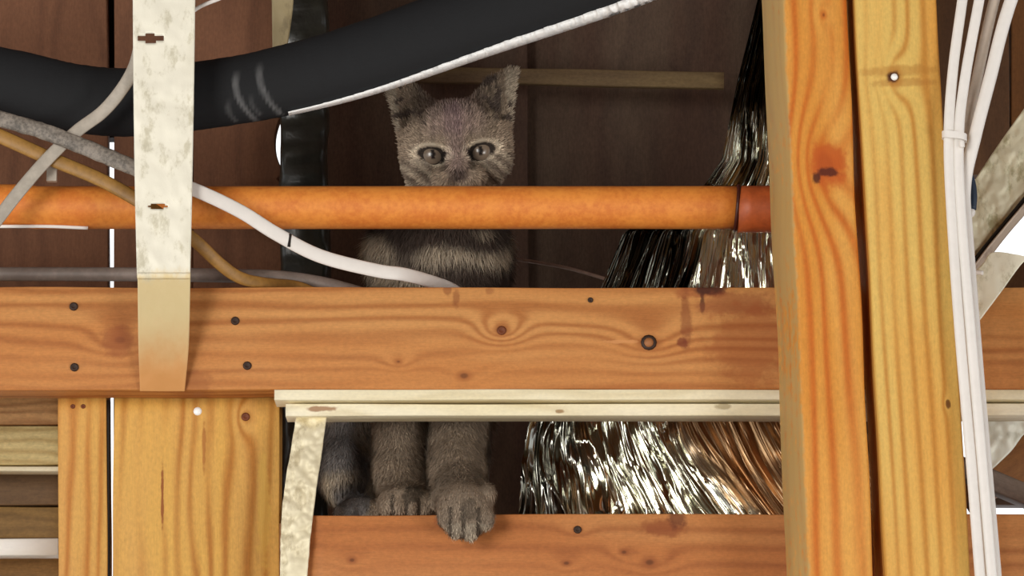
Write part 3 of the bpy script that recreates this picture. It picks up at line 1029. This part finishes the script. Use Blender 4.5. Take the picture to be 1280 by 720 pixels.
def tri(a, b, c, r, k=0.006):
    A, B, C_ = [np.array(v) for v in (a, b, c)]
    lo = np.minimum(np.minimum(A, B), C_) - r
    hi = np.maximum(np.maximum(A, B), C_) + r
    sl, g = sub(lo, hi, k + 0.004)
    p = np.stack(g, -1)

    def dot(u, v):
        return (u * v).sum(-1)
    ba, cb, ac = B - A, C_ - B, A - C_
    nor = np.cross(ba, ac)
    pa, pb, pc = p - A, p - B, p - C_
    sgn = np.sign(dot(np.cross(ba, nor), pa)) + np.sign(dot(np.cross(cb, nor), pb)) + np.sign(dot(np.cross(ac, nor), pc))

    def edge_(e, q):
        t = np.clip(dot(q, e) / (e @ e), 0, 1)[..., None]
        w_ = e * t - q
        return dot(w_, w_)
    de = np.minimum(np.minimum(edge_(ba, pa), edge_(cb, pb)), edge_(ac, pc))
    dn = dot(pa, nor) ** 2 / (nor @ nor)
    d = np.sqrt(np.where(sgn < 2.0, de, dn)) - r
    union(sl, d.astype(np.float32), k)


# --- head frame
HR = math.radians(4.5)
hr = Vector((math.cos(HR), 0.0, math.sin(HR)))
hf = Vector((0.02, -1.0, -0.16)).normalized()
hu = hr.cross(-hf)
hu = hu.normalized() if hu.z > 0 else -hu.normalized()
hr = (-hf).cross(hu)
hr = hr if hr.x > 0 else -hr
HC = P(570, 186, 0.125)


def H(x, y, z):                      # millimetres in head axes: right, forward, up
    return HC + hr * (x / 1000) + hf * (y / 1000) + hu * (z / 1000)


HA = (hr, hf, hu)
mm = lambda *a: tuple(v / 1000 for v in a)
# trunk
ell(P(545, 430, .20), mm(56, 68, 95), k=0.03)
ell(P(548, 330, .165), mm(50, 45, 58), k=0.03)
ell(P(520, 560, .26), mm(66, 78, 72), k=0.03)
cap(H(0, -18, -18), P(556, 320, .155), .034, .046, 0.03)
ell(P(500, 318, .15), mm(26, 24, 30), k=0.02)
ell(P(596, 322, .15), mm(22, 24, 30), k=0.02)
# head
ell(H(0, -10, 8), mm(40, 42, 34), HA, 0.01)
for sgn in (-1, 1):
    ell(H(27 * sgn, 2, -12), mm(19, 22, 20), HA, 0.014)
    ell(H(30 * sgn, -4, 8), mm(15, 24, 22), HA, 0.014)
    ell(H(17 * sgn, 25, 9), mm(12, 8, 6), HA, 0.008)
    ell(H(11 * sgn, 36, -28), mm(12, 13, 10), HA, 0.006)
    # ears
    A_, B_, T_ = H(15 * sgn, -12, 34), H(42 * sgn, -14, 8), H(54 * sgn, -12, 63)
    tri(A_, B_, T_, 0.0038, 0.008)
    tri(A_, H(33 * sgn, -13, 57), T_, 0.0036, 0.006)
    ell(H(26 * sgn, -12, 26), mm(17, 13, 13), HA, 0.012)
    ell(H(38.5 * sgn, 2, 36), mm(8, 12, 18), HA, 0.004, cut=True)
cap(H(0, 20, 14), H(0, 46, -16), .0105, .0085, 0.010)
ell(H(0, 30, -40), mm(13, 12, 8), HA, 0.008)
ell(H(0, 49, -19), mm(8, 5, 5), HA, 0.003)
ell(H(0, 24, 24), mm(24, 10, 14), HA, 0.014)
EYE = []
for sgn in (-1, 1):
    e = H(20.5 * sgn, 22.5, -5)
    EYE.append((sgn, e))
    ax1 = (hr * math.cos(0.22 * sgn) + hu * math.sin(0.22 * sgn) * 1).normalized()
    ax3 = ax1.cross(-hf)
    ax3 = ax3 if ax3.z > 0 else -ax3
    ell(H(20.5 * sgn, 34, -5.5), mm(11.0, 10, 4.6), (ax1, hf, ax3), 0.003, cut=True)
# front legs
z0 = ZT
def at_floor(px, Y, h):
    p = P(px, 600, Y)
    return Vector((p.x, Y, z0 + h))
pawA = at_floor(505, .052, .016)
kneeA = P(500, 480, .11)
cap(P(505, 400, .14), kneeA, .034, .0255, 0.02)
cap(kneeA, P(499, 590, .075), .0255, .0195, 0.012)
cap(P(499, 590, .075), pawA, .0195, .020, 0.010)
ell(pawA + Vector((0.002, -0.012, -0.001)), mm(24, 22, 15), k=0.008)
for dx, dy in ((-15, -24), (-5, -29), (6, -29), (16, -24)):
    ell(pawA + Vector((dx / 1000 + .002, dy / 1000, -0.006)), mm(6.6, 9, 8.5), k=0.0025)
kneeB = P(578, 480, .10)
cap(P(580, 400, .14), kneeB, .034, .0255, 0.02)
wrB = P(571, 585, .045)
cap(kneeB, wrB, .0255, .0205, 0.012)
topB = P(576, 618, .018)
cap(wrB, topB, .0205, .0205, 0.010)
pawB = P(581, 638, -.016)
cap(topB, pawB, .0205, .0225, 0.008)
for dx, dz, dy in ((-15, -6, -8), (-7, -15, -10), (5, -17, -10), (17, -8, -9)):
    ell(pawB + Vector((dx / 1000, dy / 1000, dz / 1000)), mm(7.2, 8.5, 9.5), k=0.0015)
ell(pawB + Vector((.018, -.004, .012)), mm(7, 8, 9), k=0.0025)
# hind leg, thigh and paw on the left
ell(P(440, 540, .17), mm(38, 60, 68), k=0.015)
ell(P(430, 590, .12), mm(20, 28, 30), k=0.012)
hp = at_floor(446, .09, .013)
cap(hp + Vector((0, .08, .004)), hp, .017, .015, 0.008)
ell(hp + Vector((0.004, -.014, 0)), mm(20, 18, 13), k=0.006)
for dx in (-12, -2, 8, 17):
    ell(hp + Vector((dx / 1000, -.028 + abs(dx) / 4000, -.003)), mm(6, 8, 8), k=0.0025)
# rump and tail resting on the board
ell(Vector((P(520, 0, .3).x, .30, z0 + .05)), mm(62, 62, 50), k=0.03)
tp = [P(560, 0, .33), P(610, 0, .34), P(640, 0, .30), P(650, 0, .24)]
for a, b in zip(tp[:-1], tp[1:]):
    cap(Vector((a.x, a.y, z0 + .016)), Vector((b.x, b.y, z0 + .016)), .014, .013, 0.008)
# flatten on the board
gz = AX[2][None, None, :]
gy = AX[1][None, :, None]
clampz = np.where(gy > -0.001, (z0 + 0.0012) - gz, -1.0).astype(np.float32)
behind = np.where(gz < z0 + 0.0012, gy + 0.0015, -1.0).astype(np.float32)
cutp = np.minimum(np.where(gy > -0.0015, 1.0, -1.0), np.where(gz < z0 + 0.0012, 1.0, -1.0))
dist = np.minimum((z0 + 0.0012) - gz, gy + 0.0015).astype(np.float32)
field[:] = np.maximum(field, np.broadcast_to(dist, field.shape))


def surface_nets(f):
    nx, ny, nz = f.shape
    neg = f < 0
    cnt = np.zeros((nx - 1, ny - 1, nz - 1), np.int8)
    for dx in (0, 1):
        for dy in (0, 1):
            for dz in (0, 1):
                cnt += neg[dx:nx - 1 + dx, dy:ny - 1 + dy, dz:nz - 1 + dz]
    act = (cnt > 0) & (cnt < 8)
    ci = np.argwhere(act)
    idx = np.full(act.shape, -1, np.int64)
    idx[act] = np.arange(len(ci))
    acc = np.zeros((len(ci), 3))
    num = np.zeros(len(ci))
    corners = [(a, b, c) for a in (0, 1) for b in (0, 1) for c in (0, 1)]
    for ca_ in corners:
        for ax in range(3):
            if ca_[ax] == 1:
                continue
            cb = list(ca_)
            cb[ax] = 1
            va = f[ci[:, 0] + ca_[0], ci[:, 1] + ca_[1], ci[:, 2] + ca_[2]]
            vb = f[ci[:, 0] + cb[0], ci[:, 1] + cb[1], ci[:, 2] + cb[2]]
            m = (va < 0) != (vb < 0)
            t = np.where(m, va / (va - vb + 1e-20), 0)
            pt = np.tile(np.array(ca_, float), (len(ci), 1))
            pt[:, ax] += t
            acc[m] += pt[m]
            num[m] += 1
    V = ci + acc / num[:, None]
    Fq = []
    for ax in range(3):
        sl0 = [slice(None)] * 3
        sl1 = [slice(None)] * 3
        sl0[ax] = slice(0, -1)
        sl1[ax] = slice(1, None)
        n0, n1 = neg[tuple(sl0)], neg[tuple(sl1)]
        e = np.argwhere(n0 != n1)
        o1, o2 = (ax + 1) % 3, (ax + 2) % 3
        ok = (e[:, o1] > 0) & (e[:, o2] > 0) & (e[:, o1] < f.shape[o1] - 1) & (e[:, o2] < f.shape[o2] - 1)
        e = e[ok]
        s_ = n0[e[:, 0], e[:, 1], e[:, 2]]
        q = []
        for a, b in ((0, 0), (-1, 0), (-1, -1), (0, -1)):
            t = e.copy()
            t[:, o1] += a
            t[:, o2] += b
            q.append(idx[t[:, 0], t[:, 1], t[:, 2]])
        q = np.stack(q, 1)
        q[~s_] = q[~s_][:, ::-1]
        Fq.append(q)
    return V, np.concatenate(Fq)


V, Q = surface_nets(field)
V = V * VOX + G0
# light relaxation
for _ in range(2):
    acc = np.zeros_like(V)
    num = np.zeros(len(V))
    for a in range(4):
        b = (a + 1) % 4
        np.add.at(acc, Q[:, a], V[Q[:, b]])
        np.add.at(acc, Q[:, b], V[Q[:, a]])
        np.add.at(num, Q[:, a], 1)
        np.add.at(num, Q[:, b], 1)
    V = V * 0.5 + 0.5 * acc / np.maximum(num, 1)[:, None]

# --- coat colours
cHC, cr, cf, cu = [np.array(v) for v in (HC, hr, hf, hu)]


def coat(Pw):
    n = len(Pw)
    c = np.zeros((n, 3))
    pA, pB = np.array(pawA), np.array(pawB)
    base = np.array(lin(160, 142, 122)[:3])
    darkc = np.array(lin(92, 80, 72)[:3])
    pale = np.array(lin(196, 182, 160)[:3])
    blue = np.array(lin(132, 127, 124)[:3])
    mauve = np.array(lin(140, 114, 118)[:3])
    for i in range(n):
        p = Pw[i]
        q = p - cHC
        hx, hy, hz = q @ cr * 1000, q @ cf * 1000, q @ cu * 1000
        pv = Vector(p)
        nz = noise.noise(pv * 160) * 0.5 + noise.noise(pv * 420) * 0.5
        col = base * (1 + 0.28 * nz)
        if hz > -46 and hy > -60 and abs(hx) < 75:
            # tabby head
            if hz > 6 and abs(hx) < 34:
                st = math.sin(hx * 0.62 + 1.2 * noise.noise(pv * 60))
                wm = 0.45 * max(0, 1 - (hx / 30) ** 2) * min(1, (hz - 6) / 8)
                col = col * (1 - 0.30 * max(0, st)) * (1 - wm) + mauve * wm * (1 + 0.25 * nz)
                if hz > 26:
                    col = col * (0.75)
            for sgn in (-1, 1):
                dx, dz = (hx - 20.5 * sgn), (hz + 5.5)
                a = 0.22 * sgn
                ex = dx * math.cos(a) + dz * math.sin(a)
                ez = -dx * math.sin(a) + dz * math.cos(a)
                d = math.hypot(ex / 12.5, ez / 6.6)
                if hy > 5:
                    if d < 1.0:
                        col = darkc * 0.45
                    elif d < 1.6:
                        k = 1 - abs(d - 1.28) / 0.3
                        col = col * (1 - max(0, k) * 0.95) + pale * max(0, k) * 1.45
                    # dark tear line
                    if abs(hx * sgn - 10.5) < 3.2 and -22 < hz < -5:
                        col = col * 0.45
                # ear rims & inner ear
                if hz > 20 and abs(hx) > 22 and hx * sgn > 0:
                    col = col * 0.85
                    if abs(hx) > 46 and hz > 15:
                        col = pale * 0.85
                    if noise.noise(pv * 110) > 0.2 and hy > -14:
                        col = darkc
            if hy > 30 and abs(hx) < 10 and hz > -30:
                wm = 0.5 * max(0, 1 - (hx / 10) ** 2)
                col = col * (1 - wm) + mauve * 0.8 * wm
                wn = max(0, min(1, 1.6 - math.hypot(hx / 6, (hz + 26) / 5)))
                col = col * (1 - wn * 0.6)
            if hz < -8 and abs(hx) > 22:
                st = math.sin(hx * 0.5 * 1.0 + hz * 0.55)
                k = 0.5 + 0.5 * math.tanh(st * 2)
                col = (col * 0.4 + 0.6 * (pale * k * 0.9 + darkc * (1 - k))) * (1 + 0.2 * nz)
        else:
            # chest ruff swirls
            swirl = noise.noise(Vector((p[0] * 22 + 3 * noise.noise(pv * 14), p[1] * 8, p[2] * 42)))
            if p[2] > ZT + 0.13:
                k = max(0, min(1, swirl * 3.6 + 0.6))
                col = (darkc * (1 - k) + pale * k) * (1 + 0.2 * nz)
            else:
                band = math.sin(p[2] * 190 + 3 * noise.noise(pv * 20))
                col = col * (0.92 - 0.10 * max(0, band))
                if p[0] < P(470, 0, .12).x:
                    k = max(0, min(1, swirl * 2 + 0.5))
                    col = (blue * (1 - k) + pale * k) * (1 + 0.2 * nz)
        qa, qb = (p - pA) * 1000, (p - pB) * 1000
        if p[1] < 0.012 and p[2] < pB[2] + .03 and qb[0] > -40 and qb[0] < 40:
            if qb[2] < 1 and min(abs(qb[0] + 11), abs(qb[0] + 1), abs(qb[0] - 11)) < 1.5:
                col = col * 0.35 + darkc * 0.15  # creases between the toes darkened in the colour, as shade
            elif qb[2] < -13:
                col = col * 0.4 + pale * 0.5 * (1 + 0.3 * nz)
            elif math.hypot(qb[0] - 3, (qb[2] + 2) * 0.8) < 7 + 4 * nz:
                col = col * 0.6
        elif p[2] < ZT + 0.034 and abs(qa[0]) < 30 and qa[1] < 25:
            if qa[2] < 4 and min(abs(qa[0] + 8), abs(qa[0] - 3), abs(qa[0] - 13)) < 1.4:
                col = col * 0.4 + darkc * 0.15  # same painted crease shade on the other paw
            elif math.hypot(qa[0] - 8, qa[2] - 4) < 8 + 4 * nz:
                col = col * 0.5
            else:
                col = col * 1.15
        c[i] = col
    return np.clip(c, 0.004, 0.9)


me = bpy.data.meshes.new('body')
me.vertices.add(len(V))
me.vertices.foreach_set('co', V.astype(np.float32).ravel())
me.loops.add(len(Q) * 4)
me.loops.foreach_set('vertex_index', Q.ravel().astype(np.int32))
me.polygons.add(len(Q))
me.polygons.foreach_set('loop_start', (np.arange(len(Q)) * 4).astype(np.int32))
me.update(calc_edges=True)
me.validate()
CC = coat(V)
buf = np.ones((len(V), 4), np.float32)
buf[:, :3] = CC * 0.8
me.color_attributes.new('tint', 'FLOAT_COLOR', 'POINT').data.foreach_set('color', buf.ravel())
cat = empty('cat', Vector((P(520, 0, .15).x, .15, ZT)))
tag(cat, 'grey-brown tabby cat sitting behind the orange pipe, one paw over the lower beam', 'cat')
M_fur = attr_mat('tabby_coat', 0.9, 0, 600, 0.5, 0.15, 0.1)
body = link('body', me, M_fur, cat, smooth=True)

# --- fur strands
nrm = np.zeros((len(V), 3), np.float32)
me.vertices.foreach_get('normal', nrm.ravel())
nr = np.empty(len(V) * 3, np.float32)
me.vertices.foreach_get('normal', nr)
nr = nr.reshape(-1, 3).astype(float)
rng = np.random.RandomState(3)
front = np.where((nr[:, 1] < 0.35) & (V[:, 1] < 0.26))[0]
wts = np.ones(len(front))
pick = rng.choice(front, 150000)
base = V[pick] + rng.normal(0, 0.0007, (len(pick), 3))
nn = nr[pick]
flow = np.tile(np.array([0, -0.05, -1.0]), (len(pick), 1))
isH = base[:, 2] > P(0, 262, .12).z
# head fur combs away from the nose
dirH = base - (cHC + cf * 0.05 - cu * 0.015)
dirH /= np.linalg.norm(dirH, axis=1)[:, None]
flow[isH] = dirH[isH]
tang = flow - nn * (flow * nn).sum(1)[:, None]
tang /= np.linalg.norm(tang, axis=1)[:, None] + 1e-6
d = tang * 0.9 + nn * 0.38 + rng.normal(0, 0.18, base.shape)
d /= np.linalg.norm(d, axis=1)[:, None]
ln = np.where(isH, 0.0036, 0.0058)
ln = np.where(base[:, 2] < ZT + 0.026, 0.0028, ln)
chest = (base[:, 2] < P(0, 262, .12).z) & (base[:, 2] > P(0, 500, .12).z)
ln = np.where(chest, 0.014, ln)
eyeD = np.min([np.linalg.norm(base - np.array(H(20.5 * s_, 30, -5)), axis=1) for s_ in (-1, 1)], axis=0)
ln = np.where(eyeD < 0.018, 0.0018, ln) * rng.uniform(0.6, 1.25, len(pick))
keep = eyeD > 0.0095
base, d, ln, nn, pick = base[keep], d[keep], ln[keep], nn[keep], pick[keep]
side = np.cross(d, nn)
side /= np.linalg.norm(side, axis=1)[:, None] + 1e-6
wdt = 0.00042
tipv = base + d * ln[:, None]
tipv[:, 2] = np.where((tipv[:, 1] > -0.0012) & (tipv[:, 2] < ZT + 0.0006), ZT + 0.0006, tipv[:, 2])
FV = np.stack([base - side * wdt, base + side * wdt, tipv], 1).reshape(-1, 3)
nf = len(base)
fm = bpy.data.meshes.new('fur')
fm.vertices.add(nf * 3)
fm.vertices.foreach_set('co', FV.astype(np.float32).ravel())
fm.loops.add(nf * 3)
fm.loops.foreach_set('vertex_index', np.arange(nf * 3, dtype=np.int32))
fm.polygons.add(nf)
fm.polygons.foreach_set('loop_start', (np.arange(nf) * 3).astype(np.int32))
fm.update(calc_edges=True)
fc = CC[pick] * rng.uniform(0.65, 1.4, (nf, 1))
fb = np.ones((nf, 3, 4), np.float32)
fb[:, :, :3] = fc[:, None, :]
fb[:, 2, :3] *= 1.2
fm.color_attributes.new('tint', 'FLOAT_COLOR', 'POINT').data.foreach_set('color', fb.ravel())
fur = link('fur', fm, attr_mat('fur_strands', 0.8, 0, 600, 0.0, 0.05, 0.2), cat)
fur['kind'] = 'stuff'

# --- eyes
def eye_mesh(r, nr_=24, ns_=32):
    vs, fs = [], []
    for i in range(nr_ + 1):
        th = math.pi * i / nr_
        for j in range(ns_):
            ph = 2 * math.pi * j / ns_
            vs.append((r * math.sin(th) * math.cos(ph), -r * math.cos(th), r * math.sin(th) * math.sin(ph)))
    for i in range(nr_):
        for j in range(ns_):
            fs.append((i * ns_ + j, i * ns_ + (j + 1) % ns_, (i + 1) * ns_ + (j + 1) % ns_, (i + 1) * ns_ + j))
    return mesh('eye', vs, fs)


EM = eye_mesh(0.0125)


def iris(i, c_):
    rr = math.hypot((c_.x) / 0.0030, c_.z / 0.0050)
    if c_.y > -0.002:
        return lin(60, 50, 44)
    if rr < 0.8:
        return lin(34, 30, 28)
    if math.hypot(c_.x, c_.z) > 0.0086:
        return lin(30, 26, 22)
    return lin(128, 112, 96)


paint(EM, iris)
M_eye = attr_mat('cat_eye_gloss', 0.22, 0, 900, 0.0, 0.1, 0.6)
for sgn, e in EYE:
    look = Matrix((hr, -hf, hu)).transposed().to_4x4()
    look.translation = H(20.2 * sgn, 15.4, -5.3)
    o = link('eye', EM, None, cat, look, smooth=True)
    if not EM.materials:
        EM.materials.append(M_eye)
